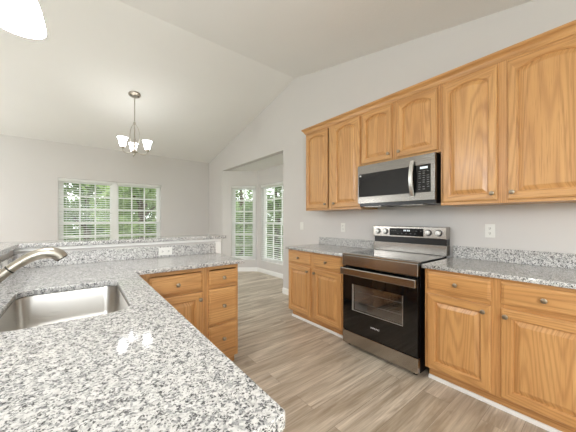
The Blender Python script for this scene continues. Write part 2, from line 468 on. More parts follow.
# ------------------------------------------------------------------ baseboards
def baseboard(name, F, u0, u1, H=.10):
    m = MB()
    prof = [(.0005, 0.0005), (.014, 0.0005), (.014, H-.022), (.010, H-.012), (.005, H), (.0005, H)]
    m.loops([[F(u0, p[1], p[0]) for p in prof], [F(u1, p[1], p[0]) for p in prof]], True, True, True)
    struct(m.build(name, M['trim']))
baseboard('baseboard_bay_angled', FA, 0.005, LA-.008)
baseboard('baseboard_bay_front', FB, 0.008, LB-.01)
baseboard('baseboard_bay_near', FE, 0.01, LE)
FR = Frame((XW, 0, 0), (0, -1, 0), (-1, 0, 0))
baseboard('baseboard_right', FR, -B0, -2.69)
baseboard('baseboard_right_far', FR, -YD+.002, -B1)
baseboard('baseboard_back', FD, .14, XW-FD.o.x-.016)

# ------------------------------------------------------------------ cabinet doors, drawers, knobs
def outline(u0, u1, v0, v1, t, rise, n=14):
    """inner profile inset by t; arched head when rise > 0"""
    a, b, c = u0+t, u1-t, v0+t
    pts = [(a, c), (b, c)]
    if rise <= 0: return pts + [(b, v1-t), (a, v1-t)]
    w0 = (u1-u0)/2; R = (w0*w0 + rise*rise)/(2*rise); cu, cv = (u0+u1)/2, v1-R
    r = R - t; w = (b-a)/2
    a0 = math.asin(min(1, w/r))
    for i in range(n+1):
        an = a0 - 2*a0*i/n
        pts.append((cu + r*math.sin(an), cv + r*math.cos(an)))
    return pts
def outer_for(pts, u0, u1, v0, v1, rise):
    if rise <= 0: return [(u0, v0), (u1, v0), (u1, v1), (u0, v1)]
    k = len(pts)-2
    return [(u0, v0), (u1, v0)] + [(u1 - (u1-u0)*i/(k-1), v1) for i in range(k)]

def make_door(parent, F, u0, u1, v0, v1, knob, rise=0.0, rail=.055, toprail=None):
    """raised-panel door on frame F (w=0 is the cabinet face)"""
    T = .019; tr = toprail or rail
    iu0, iu1, iv0, iv1 = u0+rail, u1-rail, v0+rail, v1-tr
    m = MB()
    I = lambda t: outline(iu0, iu1, iv0, iv1, t, rise)
    p0 = I(0)
    O = lambda e: outer_for(p0, u0+e, u1-e, v0+e, v1-e, rise)
    L = [(O(0), .001), (O(0), T-.005), (O(.004), T-.0015), (O(.010), T), (p0, T), (I(.003), T-.004), (I(.007), T-.006), (I(.009), T-.014), (I(.014), T-.014), (I(.040), T-.003), (I(.043), T-.0025)]
    n = len(p0)
    def mis(k, i):
        return 1 if (i == 0 or (rise > 0 and 2 <= i < n-1) or (rise <= 0 and i == 2)) and k < 6 else 0
    m.loops([[F(p[0], p[1], w) for p in l] for l, w in L], True, False, True, mis)
    d = m.build('door', [M['oak'], M['oakh']], parent)
    make_knob(d, F, knob[0], knob[1], T)
    return d
def make_drawer(parent, F, u0, u1, v0, v1, kn=None):
    T = .019; m = MB()
    R = lambda e: [(u0+e, v0+e), (u1-e, v0+e), (u1-e, v1-e), (u0+e, v1-e)]
    L = [(R(0), .001), (R(0), T-.010), (R(.004), T-.006), (R(.012), T-.004), (R(.016), T)]
    m.loops([[F(p[0], p[1], w) for p in l] for l, w in L], True, False, True)
    d = m.build('drawer', M['oakh'], parent)
    kn = kn or ((u0+u1)/2, (v0+v1)/2)
    make_knob(d, F, kn[0], kn[1], T)
    return d
def make_knob(parent, F, u, v, w):
    m = MB()
    m.lathe([(.0, 0), (.008, 0), (.008, .002), (.0055, .005), (.005, .012), (.009, .016), (.0145, .019), (.016, .023), (.0145, .0275), (.009, .030), (0, .031)], F(u, v, w), F.n, 20)
    m.build('knob', M['knob'], parent, smooth=True, origin=F(u, v, w))

def carcass(F, W, D, z0, z1, toe=0.0, top=True):
    """hollow box behind the face plane with a face frame on the front"""
    m = MB(); t = .016
    m.fbox(F, 0, t, z0, z1, -D, -.019); m.fbox(F, W-t, W, z0, z1, -D, -.019)
    m.fbox(F, t, W-t, z0, z0+t, -D, -.019); m.fbox(F, t, W-t, z0+t, z1, -D, -D+.008)
    if top: m.fbox(F, t, W-t, z1-t, z1, -D+.008, -.019)
    return m
def face(m, F, W, z0, z1, stiles, rails):
    m.mi = 0
    for a, b in stiles: m.fbox(F, a, b, z0, z1, -.019, 0, .001)
    st = sorted(stiles); m.mi = 1
    for i in range(len(st)-1):
        for c, d in rails: m.fbox(F, st[i][1], st[i+1][0], c, d, -.0185, -.0005)
    m.mi = 0

# kitchen-wall run: u runs from the far end (-y), faces -x
FXB = 2.135; BT = .882; KZ = .105
def base_cab(label, y_far, y_near, fronts, group='oak base cabinets along the kitchen wall'):
    F = Frame((FXB+.006, y_far, 0), (0, -1, 0), (-1, 0, 0)); W = y_far-y_near; D = XW-FXB-.012
    t = thing('base_cabinet', label, 'cabinet', F(W/2, 0, -D/2), group)
    m = carcass(F, W, D, KZ, BT, top=False)
    face(m, F, W, KZ, BT, [(0, .04), (W/2-.038, W/2+.038), (W-.04, W)], [(KZ, KZ+.03), (.69, .73), (BT-.025, BT)])
    m.build('body', [M['oak'], M['oakh']], t)
    m = MB(); m.fbox(F, 0.003, W-.003, 0.002, KZ-.001, -.09, -.07); m.build('toe_kick', M['oakh'], t)
    for kind, a, b, c, d, kn in fronts(W):
        if kind == 'door': make_door(t, F, a, b, c, d, kn, rail=.052)
        else: make_drawer(t, F, a, b, c, d, kn)
    return t
def std_fronts(W):
    h = W/2; g = .027
    return [('drawer', .020, h-g, .722, .862, None), ('drawer', h+g, W-.018, .722, .862, None),
            ('door', .020, h-g, .118, .694, (h-g-.038, .648)), ('door', h+g, W-.018, .118, .694, (h+g+.026, .648))]
base_cab('two-door oak base cabinet between the bay opening and the range', 2.680, 1.772, std_fronts)
base_cab('two-door oak base cabinet beneath the wall outlet, near side of the range', .950, .045, std_fronts)
for i, (a, b) in enumerate(((2.676, 1.776), (.947, .049))):
    m = MB(); x = FXB+.0705
    m.loops([[(x+p, y, q) for p, q in ((0, .0005), (-.014, .0005), (-.014, .016), (-.009, .024), (0, .027))] for y in (a, b)], True, True, True)
    struct(m.build('trim_%d' % (i+1), M['trim']), 'white shoe moulding at the cabinet toe')

# wall cabinets
FXU = 2.42; UB, UT = 1.385, 2.425
def wall_cab(label, y_far, y_near, z0, rails, doors):
    F = Frame((FXU, y_far, 0), (0, -1, 0), (-1, 0, 0)); W = y_far-y_near; D = XW-FXU-.002
    t = thing('wall_cabinet', label, 'cabinet', F(W/2, z0, -D/2), 'oak wall cabinets over the kitchen counter')
    m = carcass(F, W, D, z0, UT)
    cs = doors[0][1]; ce = doors[1][0]
    face(m, F, W, z0, UT, [(0, .035), ((cs+ce)/2-.035, (cs+ce)/2+.035), (W-.035, W)], [(z0, z0+.03), (UT-.03, UT)])
    m.build('body', [M['oak'], M['oakh']], t)
    for i, (a, b, c, d) in enumerate(doors):
        kn = (b-.028, c+.05) if i == 0 else (a+.028, c+.05)
        make_door(t, F, a, b, c, d, kn, rise=.046 if b-a > .36 else .042, rail=.05 if b-a > .36 else .047, toprail=.036)
    return t
wall_cab('tall oak wall cabinet at the bay end of the row, arched doors', 2.650, 1.757, UB, None, [(.018, .410, 1.408, 2.398), (.500, .888, 1.408, 2.398)])
wall_cab('short oak wall cabinet with two arched doors over the microwave', 1.755, .945, 1.845, None, [(.018, .368, 1.866, 2.398), (.422, .790, 1.866, 2.398)])
wall_cab('tall oak wall cabinet above the wall outlet, near side of the microwave', .943, .050, UB, None, [(.018, .389, 1.408, 2.398), (.449, .880, 1.408, 2.398)])
m = MB()
cp = [(0, UT-.006), (-.006, UT-.006), (-.010, UT+.004), (-.014, UT+.006), (-.020, UT+.022), (-.032, UT+.036), (-.040, UT+.040), (-.040, UT+.046), (-.044, UT+.047), (-.044, UT+.060), (0, UT+.060)]
Y0, Y1 = .05, 2.650
path = []
for (dx, z) in cp:
    path.append([(XW-.003, Y1-dx+.001, z), (FXU+dx-.001, Y1-dx+.001, z), (FXU+dx-.001, Y0, z)])
ringsets = [[p[k] for p in path] for k in range(3)]
m.loops(ringsets, True, True, True)
tag(m.build('crown_molding', M['oakh']), 'oak crown molding running along the top of the wall cabinets', 'molding')

# peninsula cabinets, face -y at y = 2.07
FP = Frame((.302, 2.075, 0), (1, 0, 0), (0, -1, 0))
def pen_cab(label, u0, u1, draw):
    t = thing('base_cabinet', label, 'cabinet', FP((u0+u1)/2, 0, -.29), 'oak base cabinets of the peninsula')
    F = Frame(FP(u0, 0, 0), FP.u, FP.n); W = u1-u0
    m = carcass(F, W, .565, KZ-.015, BT, top=False)
    if draw == 'stack':
        face(m, F, W, KZ-.015, BT, [(0, .025), (W-.02, W)], [(.09, .16), (.38, .41), (.695, .725), (BT-.03, BT)])
    else:
        face(m, F, W, KZ-.015, BT, [(0, .09), (W-.035, W)], [(.09, .14), (.69, .72), (BT-.03, BT)])
    m.build('body', [M['oak'], M['oakh']], t)
    m = MB(); m.fbox(F, .003, W-.0 if draw == 'stack' else W-.003, .002, KZ-.017, -.09, -.07); m.build('toe_kick', M['oakh'], t)
    if draw == 'stack':
        for c, d in ((.722, .842), (.404, .692), (.160, .386)):
            make_drawer(t, F, .018, W-.016, c, d)
    else:
        make_drawer(t, F, .082, W-.03, .704, .846)
        make_door(t, F, .082, W-.03, .125, .688, (W-.03-.024, .635), rail=.052)
    return t
pen_cab('oak peninsula cabinet with one wide drawer above a door', 0.002, .499, 'door')
pen_cab('narrow oak cabinet with three stacked drawers at the peninsula end', .501, .786, 'stack')
m = MB(); m.box(1.03, 1.0725, 2.147, 2.168, .001, .035, .004)
struct(m.build('trim_3', M['trim']), 'white shoe moulding under the peninsula end')

# sink run cabinet (faces the range, under the near counter)
FS = Frame((.262, .40, 0), (0, 1, 0), (1, 0, 0))
t = thing('sink_cabinet', 'oak cabinet under the granite sink counter', 'cabinet', FS(.83, 0, -.28))
m = carcass(FS, 1.66, .58, KZ-.015, BT, top=False)
face(m, FS, 1.66, KZ-.015, BT, [(0, .04), (.80, .86), (1.62, 1.66)], [(.09, .14), (.69, .72), (BT-.03, BT)])
m.build('body', [M['oak'], M['oakh']], t)
m = MB(); m.fbox(FS, .003, 1.657, .002, KZ-.017, -.09, -.07); m.build('toe_kick', M['oakh'], t)
for a, b in ((.02, .41), (.415, .805), (.855, 1.24), (1.245, 1.58)):
    make_door(t, FS, a, b, .125, .688, ((a+b)/2, .64), rail=.052); make_drawer(t, FS, a, b, .704, .846)

# ------------------------------------------------------------------ counters
def rounded(poly, r, n=5):
    out = []
    k = len(poly)
    for i in range(k):
        p = Vector(poly[i]); a = Vector(poly[i-1]); b = Vector(poly[(i+1) % k])
        rr = r[i] if isinstance(r, (list, tuple)) else r
        if rr <= 0: out.append(tuple(p)); continue
        da, db = (a-p).normalized(), (b-p).normalized()
        ang = da.angle(db); d = rr/math.tan(ang/2)
        s, e = p+da*d, p+db*d
        c = p + (da+db).normalized()*(rr/math.sin(ang/2))
        a0 = math.atan2(s.y-c.y, s.x-c.x); a1 = math.atan2(e.y-c.y, e.x-c.x)
        dd = (a1-a0+math.pi) % (2*math.pi) - math.pi
        for j in range(n+1): out.append((c.x+rr*math.cos(a0+dd*j/n), c.y+rr*math.sin(a0+dd*j/n)))
    return out
def slab(name, poly, z0, z1, mat, holes=(), bev=.003):
    cu = bpy.data.curves.new(name, 'CURVE'); cu.dimensions = '2D'; cu.fill_mode = 'BOTH'
    cu.extrude = (z1-z0)/2-bev; cu.bevel_depth = bev; cu.bevel_resolution = 2; cu.offset = -bev
    for pl in (poly,) + tuple(holes):
        sp = cu.splines.new('POLY'); sp.points.add(len(pl)-1); sp.use_cyclic_u = True
        for q, p in zip(sp.points, pl): q.co = (p[0], p[1], 0, 1)
    tmp = bpy.data.objects.new(name, cu); C.objects.link(tmp)
    dg = bpy.context.evaluated_depsgraph_get(); dg.update()
    me = bpy.data.meshes.new_from_object(tmp.evaluated_get(dg))
    C.objects.unlink(tmp); bpy.data.objects.remove(tmp); bpy.data.curves.remove(cu)
    me.name = name; me.materials.clear(); me.materials.append(mat)
    o = bpy.data.objects.new(name, me); C.objects.link(o); o.location = (0, 0, (z0+z1)/2)
    return o
CT0, CT1 = .884, .914
HB, HY = -.345, 2.652
sink_rim = rounded([(-.235, 1.185), (.168, 1.185), (.168, 1.815), (-.235, 1.815)], [.085, .085, .06, .06], 8)
pen = rounded([(HB, .372), (.296, .372), (.296, 2.035), (1.135, 2.035), (1.135, HY), (HB, HY)], [0, .012, .004, .012, 0, 0], 4)
tag(slab('countertop', pen, CT0, CT1, M['granite'], (sink_rim,)), 'L-shaped speckled granite counter with the sink cut into it', 'countertop')
tag(slab('countertop', [(2.108, 1.766), (XW-.001, 1.766), (XW-.001, 2.705), (2.108, 2.705)], CT0, CT1, M['granite']), 'short granite counter between the bay opening and the range', 'countertop')
tag(slab('countertop', [(2.108, .035), (XW-.001, .035), (XW-.001, .962), (2.108, .962)], CT0, CT1, M['granite']), 'granite counter beneath the wall outlet on the near side of the range', 'countertop')
def splash(label, x0, x1, y0, y1, z1=1.016):
    m = MB(); m.box(x0, x1, y0, y1, CT1+.0005, z1, .002); tag(m.build('backsplash', M['granite'], origin=(0, 0, CT1)), label, 'backsplash')
splash('granite backsplash strip on the wall next to the bay opening', XW-.022, XW-.001, 1.768, 2.703)
splash('granite backsplash strip on the wall under the outlet near the range', XW-.022, XW-.001, .036, .960, 1.022)
splash('granite backsplash strip on the half wall behind the peninsula counter', HB+.022, 1.130, HY-.003, HY+.017)
splash('granite backsplash strip on the half wall behind the faucet', HB-.019, HB+.001, .374, HY+.017)

# half wall and raised bar
m = MB(); HT = 1.060
hp = [(-.485, .372), (-.365, .372), (-.365, 2.67), (1.192, 2.67), (1.192, 2.79), (-.485, 2.79)]
m.prism(hp, lambda p, d: (p[0], p[1], d), 0, HT-.001)
struct(m.build('wall_half', M['wall'], origin=(0, 0, 0)), 'half wall carrying the raised bar')
bp = rounded([(-.72, .350), (-.338, .350), (-.338, 2.635), (1.255, 2.635), (1.255, 2.93), (-.72, 2.93)], [.02, .02, .01, .03, .05, .05], 4)
tag(slab('bar_top', bp, HT, HT+.032, M['granite']), 'raised granite bar ledge on the half wall', 'bar top')
m = MB()
m.box(1.1305, 1.194, 2.6595, 2.6695, CT0, HT-.03, .001)
struct(m.build('trim_4', M['trim']), 'white end trim of the half wall')
m = MB()
m.box(-.362, 1.195, 2.653, 2.6695, 1.036, HT-.001, .002)
struct(m.build('trim_5', M['trim']), 'white moulding under the bar ledge')

# ------------------------------------------------------------------ sink and faucet
t = thing('kitchen_sink', 'undermount stainless steel sink in the granite counter', 'sink', (-.03, 1.5, .69))
def ring(e, z, r=None):
    x0, x1, y0, y1 = -.235-e, .168+e, 1.185-e, 1.815+e
    rr = [max(.02, q+e) for q in (.085, .085, .06, .06)]
    return [(p[0], p[1], z) for p in rounded([(x0, y0), (x1, y0), (x1, y1), (x0, y1)], rr, 8)]
m = MB()
m.loops([ring(.03, .8825), ring(.03, .881), ring(.004, .8815), ring(.003, .878), ring(-.004, .75), ring(-.010, .725), ring(-.022, .706), ring(-.040, .699), ring(-.06, .6975)], True, False, False)
# floor of the basin falling gently to the drain
cx, cy = -.03, 1.5
last = ring(-.06, .6975); k = len(last)
dr = []
for p in last:
    a = math.atan2(p[1]-cy, p[0]-cx); dr.append((cx+.045*math.cos(a), cy+.045*math.sin(a), .692))
m.loops([last, dr], True)
m.build('basin', M['sink'], t, smooth=True, origin=(cx, cy, .69))
m = MB(); m.lathe([(.044, .0), (.044, .004), (.036, .003), (.034, -.004), (0, -.005)], (cx, cy, .692), seg=28); m.build('drain', M['nickel'], t, smooth=True)

t = thing('kitchen_faucet', 'brushed nickel pull-out faucet arching over the sink', 'faucet', (-.298, 1.5, CT1))
m = MB(); m.lathe([(0, .0005), (.031, .0005), (.031, .008), (.026, .014), (.0245, .075), (.026, .085), (.024, .10), (.019, .112), (0, .115)], (-.298, 1.5, CT1), seg=28); m.build('base', M['nickel'], t, smooth=True)
def bez(p0, p1, p2, p3, n):
    out = []
    for i in range(n+1):
        s = i/n; out.append(tuple(p0[k]*(1-s)**3+3*p1[k]*s*(1-s)**2+3*p2[k]*s*s*(1-s)+p3[k]*s**3 for k in range(3)))
    return out
sp = bez((-.293, 1.5, .985), (-.24, 1.5, 1.045), (-.17, 1.5, 1.118), (-.115, 1.5, 1.122), 14) + bez((-.115, 1.5, 1.122), (-.085, 1.5, 1.124), (-.072, 1.5, 1.118), (-.060, 1.5, 1.098), 8)[1:]
rs = [.0185 - .001*min(1, i/8) if i < 9 else .0175 + .007*min(1, (i-8)/8) for i in range(len(sp))]
m = MB(); m.tube(sp, rs, 20); m.build('spout', M['nickel'], t, smooth=True)
m = MB(); m.tube([Vector(sp[6]), Vector(sp[6])*.7+Vector(sp[7])*.3], .0188, 20); c = m.build('joint_ring', M['dark'], t, smooth=True); c.scale = (1, 1, 1)
e = Vector(sp[-1]); d = (Vector(sp[-1])-Vector(sp[-2])).normalized()
m = MB(); m.tube([e+d*.0005, e+d*.005], .020, 20); m.build('spray_face', M['dark'], t, smooth=True)
m = MB(); m.tube([(-.298, 1.5, 1.024), (-.295, 1.47, 1.05), (-.290, 1.40, 1.085)], [.012, .009, .007], 12); m.build('lever', M['nickel'], t, smooth=True)

# ------------------------------------------------------------------ outlets
def outlet(label, F, u, v, horiz=False, gangs=1, switch=False):
    w, h = (.07, .115) if not horiz else (.118, .072)
    t = thing('switch_plate' if switch else 'wall_outlet', label, 'switch' if switch else 'outlet', F(u, v, 0), 'white wall plates')
    m = MB(); m.fbox(F, u-w/2, u+w/2, v-h/2, v+h/2, .0006, .006, .002); m.build('plate', M['plastic'], t)
    if switch:
        m = MB(); m.fbox(F, u-.016, u+.016, v-.033, v+.033, .006, .010, .001); m.build('rocker', M['plastic'], t); return
    for s in (-1, 1):
        cu, cv = (u+s*.027, v) if horiz else (u, v+s*.021)
        m = MB(); a, b = (.0135, .015) if not horiz else (.015, .0145)
        m.fbox(F, cu-a, cu+a, cv-b, cv+b, .0055, .0085, .002); so = m.build('socket', M['plastic'], t)
        m = MB()
        if horiz:
            m.fbox(F, cu-.006, cu+.004, cv+.004, cv+.0065, .0084, .0089); m.fbox(F, cu-.006, cu+.004, cv-.0065, cv-.004, .0084, .0089)
            m.fbox(F, cu+.0065, cu+.0105, cv-.002, cv+.002, .0084, .0089)
        else:
            m.fbox(F, cu-.0065, cu-.004, cv-.003, cv+.007, .0084, .0089); m.fbox(F, cu+.004, cu+.0065, cv-.003, cv+.007, .0084, .0089)
            m.fbox(F, cu-.002, cu+.002, cv-.010, cv-.006, .0084, .0089)
        m.build('slot', M['dark'], so)
outlet('white outlet on the wall above the near granite counter', FR, -.680, 1.168)
outlet('white outlet on the wall above the short counter, closest to the range', FR, -2.272, 1.160)
outlet('white switch plate on the wall between the bay opening and the cabinets', FR, -3.10, 1.165, switch=True)
FH = Frame((0, HY-.003, 0), (1, 0, 0), (0, -1, 0))
outlet('white outlet set sideways in the granite behind the peninsula counter', FH, .634, .966, True)
FHL = Frame((HB+.001, 0, 0), (0, 1, 0), (1, 0, 0))
outlet('white outlet set sideways in the granite behind the faucet', FHL, 2.235, .985, True)

# ------------------------------------------------------------------ range
RX, R0, R1 = 2.100, .983, 1.747     # front plane, near and far sides
FG = Frame((RX, R1, 0), (0, -1, 0), (-1, 0, 0)); RW = R1-R0; DP = XW-.012-RX
t = thing('kitchen_range', 'stainless freestanding range with black glass oven door', 'range', FG(RW/2, 0, -DP/2))
m = MB()
bx0, bx1 = .004, RW-.004
m.fbox(FG, bx0, bx0+.02, .03, .895, -DP, -.045); m.fbox(FG, bx1-.02, bx1, .03, .895, -DP, -.045)
m.fbox(FG, bx0+.02, bx1-.02, .03, .05, -DP, -.045); m.fbox(FG, bx0+.02, bx1-.02, .05, .895, -DP, -DP+.02)
m.build('body', M['black'], t)
# oven cavity
m = MB()
c0, c1, z0, z1 = .10, RW-.10, .30, .70
m.fbox(FG, bx0+.02, c0, .19, .78, -.10, -.046); m.fbox(FG, c1, bx1-.02, .19, .78, -.10, -.046)
m.fbox(FG, c0, c1, .19, z0, -.10, -.046); m.fbox(FG, c0, c1, z1, .78, -.10, -.046)
m.fbox(FG, c0-.012, c0, z0, z1, -DP+.03, -.10); m.fbox(FG, c1, c1+.012, z0, z1, -DP+.03, -.10)
m.fbox(FG, c0, c1, z0-.012, z0, -DP+.03, -.10); m.fbox(FG, c0, c1, z1, z1+.012, -DP+.03, -.10); m.fbox(FG, c0-.012, c1+.012, z0-.012, z1+.012, -DP+.022, -DP+.03)
m.build('oven_cavity', M['enamel'], t)
for zz in (.425, .53):
    m = MB(); r = .0034
    m.tube([FG(c0+.01, zz, -.12), FG(c1-.01, zz, -.12)], .004, 8); m.tube([FG(c0+.01, zz, -.52), FG(c1-.01, zz, -.52)], .004, 8)
    m.tube([FG(c0+.01, zz, -.12), FG(c0+.01, zz, -.52)], .004, 8); m.tube([FG(c1-.01, zz, -.12), FG(c1-.01, zz, -.52)], .004, 8)
    for i in range(1, 14): m.tube([FG(c0+.01+(c1-c0-.02)*i/14, zz, -.12), FG(c0+.01+(c1-c0-.02)*i/14, zz, -.52)], r, 6)
    m.build('oven_rack', M['rack'], t, smooth=True)
# door with window
w0, w1, v0, v1 = R1-1.629, R1-1.111, .378, .632
d0, d1 = .165, .795
m = MB()
m.fbox(FG, .006, w0, d0, d1, -.042, 0, .002); m.fbox(FG, w1, RW-.006, d0, d1, -.042, 0, .002)
m.fbox(FG, w0, w1, d0, v0, -.042, -.0003); m.fbox(FG, w0, w1, v1, d1, -.042, -.0003)
door = m.build('oven_door', M['bglass'], t)
m = MB(); m.fbox(FG, w0, w1, v0, v1, -.010, -.004); m.build('oven_window', M['ovenpane'], door)
m = MB()
e = .006
m.fbox(FG, w0, w0+.016, v0, v1, -.0035, .0006); m.fbox(FG, w1-.004, w1, v0, v1, -.0035, .0006); m.fbox(FG, w0+.016, w1-.004, v0, v0+.005, -.0035, .0006)
m.build('window_trim', M['rack'], door)  # pale grey strips along the oven window edges, widest at the far side
m = MB(); m.fbox(FG, .004, RW-.004, .722, .790, .022, .046, .007)
for s in (.035, RW-.035): m.fbox(FG, s-.012, s+.012, .742, .774, .0005, .024, .002)
m.build('handle', M['steel'], door)
# front panel, cooktop, drawer, feet
m = MB(); m.fbox(FG, .002, RW-.002, .806, .912, -.044, .006, .006); m.build('front_panel', M['steel'], t)
m = MB(); m.fbox(FG, .002, RW-.002, .897, .924, -DP+.075, -.046, .003); m.build('cooktop', M['bglass'], t)
m = MB(); m.fbox(FG, .002, RW-.002, .9125, .928, -.060, .004, .004); m.build('cooktop_trim', M['steel'], t)
for (u, w, r) in ((.20, -.17, .11), (.56, -.17, .09), (.20, -.42, .075), (.56, -.42, .11)):
    m = MB(); m.lathe([(r, .9243), (r+.002, .9246), (r+.002, .9243)], FG(u, 0, w), seg=40)
    m.build('burner_ring', M['steel'], t)
m = MB(); m.fbox(FG, .004, RW-.004, .035, .158, -.042, .004, .004); m.build('storage_drawer', M['steel'], t)
for u in (.05, RW-.05):
    for w in (-.06, -DP+.05):
        m = MB(); m.lathe([(0, .0005), (.018, .0005), (.018, .010), (.009, .013), (.009, .031), (0, .031)], FG(u, 0, w), seg=16); m.build('foot', M['black'], t)
# backguard
m = MB(); m.fbox(FG, .0, RW, .925, 1.02, -DP+.0, -DP+.085, .003); m.build('rear_panel', M['steel'], t)
m = MB(); m.fbox(FG, .004, RW-.004, 1.0205, 1.078, -DP+.0, -DP+.070); m.build('vent_gap', M['black'], t)
cf = -DP+.098
m = MB(); m.fbox(FG, .0, RW, 1.0785, 1.195, -DP+.0, cf, .006); cp_ = m.build('control_panel', M['steel'], t)
m = MB(); m.fbox(FG, R1-1.542, R1-1.186, 1.096, 1.174, cf, cf+.002); ds = m.build('display', M['bglass'], cp_)
m = MB(); uu = R1-1.385
for k in range(4): m.fbox(FG, uu+k*.016+(.006 if k > 1 else 0), uu+k*.016+.011+(.006 if k > 1 else 0), 1.144, 1.158, cf+.002, cf+.0025)
m.build('clock_digits', M['digit'], ds)
for a, v in [(1.455-k*.045, 1.118) for k in range(5)] + [(1.525-k*.022, 1.146) for k in (0, 1, 2, 12, 14)]:
    m = MB(); m.fbox(FG, R1-a, R1-a+.013, v, v+.004, cf+.002, cf+.0024); m.build('button', M['key'], ds)
for y in (1.684, 1.591, 1.139, 1.045):
    m = MB(); m.lathe([(.030, .0003), (.030, .003), (.0, .003)], FG(R1-y, 1.137, cf), FG.n, 28); k = m.build('knob', M['black'], cp_, smooth=True, origin=FG(R1-y, 1.137, cf))
    m = MB(); m.lathe([(.024, .003), (.0235, .020), (.021, .024), (0, .0245)], FG(R1-y, 1.137, cf), FG.n, 28); m.fbox(FG, R1-y-.004, R1-y+.004, 1.137-.022, 1.137+.022, cf+.022, cf+.031, .002)
    m.build('knob_cap', M['chrome'], k, smooth=True, origin=FG(R1-y, 1.137, cf))

def lettering(txt, size, F, u, v, w, name, mat, parent):
    cu = bpy.data.curves.new(name, 'FONT'); cu.body = txt; cu.size = size; cu.extrude = .0004; cu.align_x = 'CENTER'; cu.align_y = 'CENTER'
    tmp = bpy.data.objects.new(name, cu); C.objects.link(tmp)
    dg = bpy.context.evaluated_depsgraph_get(); dg.update()
    me = bpy.data.meshes.new_from_object(tmp.evaluated_get(dg))
    C.objects.unlink(tmp); bpy.data.objects.remove(tmp); bpy.data.curves.remove(cu)
    mt = F.mat(); org = F(u, v, w)
    rot = mt.to_3x3()
    for p in me.vertices: p.co = rot @ p.co
    me.materials.clear(); me.materials.append(mat)
    o = bpy.data.objects.new(name, me); C.objects.link(o)
    o.parent = parent; q = parent; ww = Vector((0, 0, 0))
    while q is not None: ww += q.location; q = q.parent
    o.location = org - ww
    return o
lettering('SAMSUNG', .0195, FG, R1-1.374, .270, .0006, 'brand_lettering', M['print'], door)

# ------------------------------------------------------------------ microwave
MX, M0, M1 = 2.345, .960, 1.742; MB_, MT_ = 1.432, 1.832
FM = Frame((MX, M1, 0), (0, -1, 0), (-1, 0, 0)); MW = M1-M0; MD = XW-.003-MX
t = thing('microwave_oven', 'stainless over-the-range microwave hung below the short cabinet', 'microwave', FM(MW/2, MB_, -MD/2))
m = MB(); m.fbox(FM, .003, MW-.003, MB_-.028, MT_+.006, -MD, -.032, .002); m.build('body', M['black'], t)
# door frame (steel border around the glass)
dw = M1-1.065 + .0; gl0, gl1, gz0, gz1 = .012, M1-1.148, 1.503, 1.742
m = MB()
m.fbox(FM, 0, MW, gz1, MT_, -.031, 0, .002); m.fbox(FM, 0, MW, MB_+.002, gz0, -.031, 0, .002)
m.fbox(FM, 0, gl0, gz0, gz1, -.031, -.0003); m.fbox(FM, MW-.034, MW, gz0, gz1, -.031, -.0003)
fr = m.build('front_frame', M['steel2'], t)
m = MB(); m.fbox(FM, gl0, M1-1.118, gz0, gz1, -.031, -.002); dr_ = m.build('door_glass', M['bglass'], t)
m = MB(); m.fbox(FM, gl0+.008, gl0+.03, gz1-.026, gz1-.010, -.002, -.0012); m.build('sticker', M['print'], dr_)
pts = [FM(M1-1.150, 1.475+.315*i/12, .010+.034*math.sin(math.pi*i/12)) for i in range(13)]
m = MB()
rg = []
for p in pts: rg.append([p + FM.u*a + FM.n*b for a, b in ((-.019, -.004), (-.014, .006), (.014, .006), (.019, -.004))])
m.loops(rg, True, True, True)
for vv in (1.482, 1.782): m.fbox(FM, M1-1.162, M1-1.138, vv-.010, vv+.010, .0002, .014)
m.build('handle', M['chrome'], dr_)
m = MB(); m.fbox(FM, M1-1.117, MW-.0345, gz0, gz1, -.031, -.0015); cp_ = m.build('control_panel', M['bglass'], t)
m = MB(); m.fbox(FM, M1-1.085, M1-1.020, 1.708, 1.726, -.0015, -.0008)
m.build('clock_digits', M['digit'], cp_)
for r in range(9):
    for c in range(3):
        if (r*3+c) % 7 == 5: continue
        u = M1-1.098+c*.036; v = 1.685-r*.0195
        m = MB(); m.fbox(FM, u, u+.016+.004*((r+c) % 2), v, v+.004+.002*((r*c) % 2), -.0015, -.001); m.build('button', M['key'], cp_)
for a, b in ((.05, .24), (.46, .66)):
    m = MB(); m.fbox(FM, a, b, MB_-.034, MB_-.0285, -.30, -.06); m.build('grease_filter', M['steel2'], t)

# ------------------------------------------------------------------ lamps
def pendant(label, x, y, z):
    zc = ceil_z(y)
    t = thing('pendant_light', label, 'pendant light', (x, y, z), 'pendant lights over the sink counter')
    m = MB()
    prof = [(.0835, 0), (.0825, .006), (.0800, .022), (.0755, .048), (.0690, .078), (.0600, .108), (.0490, .136), (.0360, .158), (.0240, .170)]
    m.lathe(prof + [(r-.003, h) for r, h in reversed(prof)], (x, y, z), seg=48); m.build('lamp_shade', M['pendant'], t, smooth=True)
    m = MB(); m.lathe([(0, .166), (.026, .166), (.026, .20), (.014, .215), (0, .216)], (x, y, z), seg=24); m.build('socket', M['nickel'], t, smooth=True)
    m = MB(); m.tube([(x, y, z+.214), (x, y, zc-.02)], .006, 10); m.build('stem', M['nickel'], t, smooth=True)
    m = MB(); m.lathe([(0, -.03), (.03, -.03), (.06, -.018), (.064, .03)], (x, y, zc), seg=28); m.build('canopy', M['nickel'], t, smooth=True)
pendant('lit frosted bell pendant hanging over the sink', -.192, 1.507, 2.050)

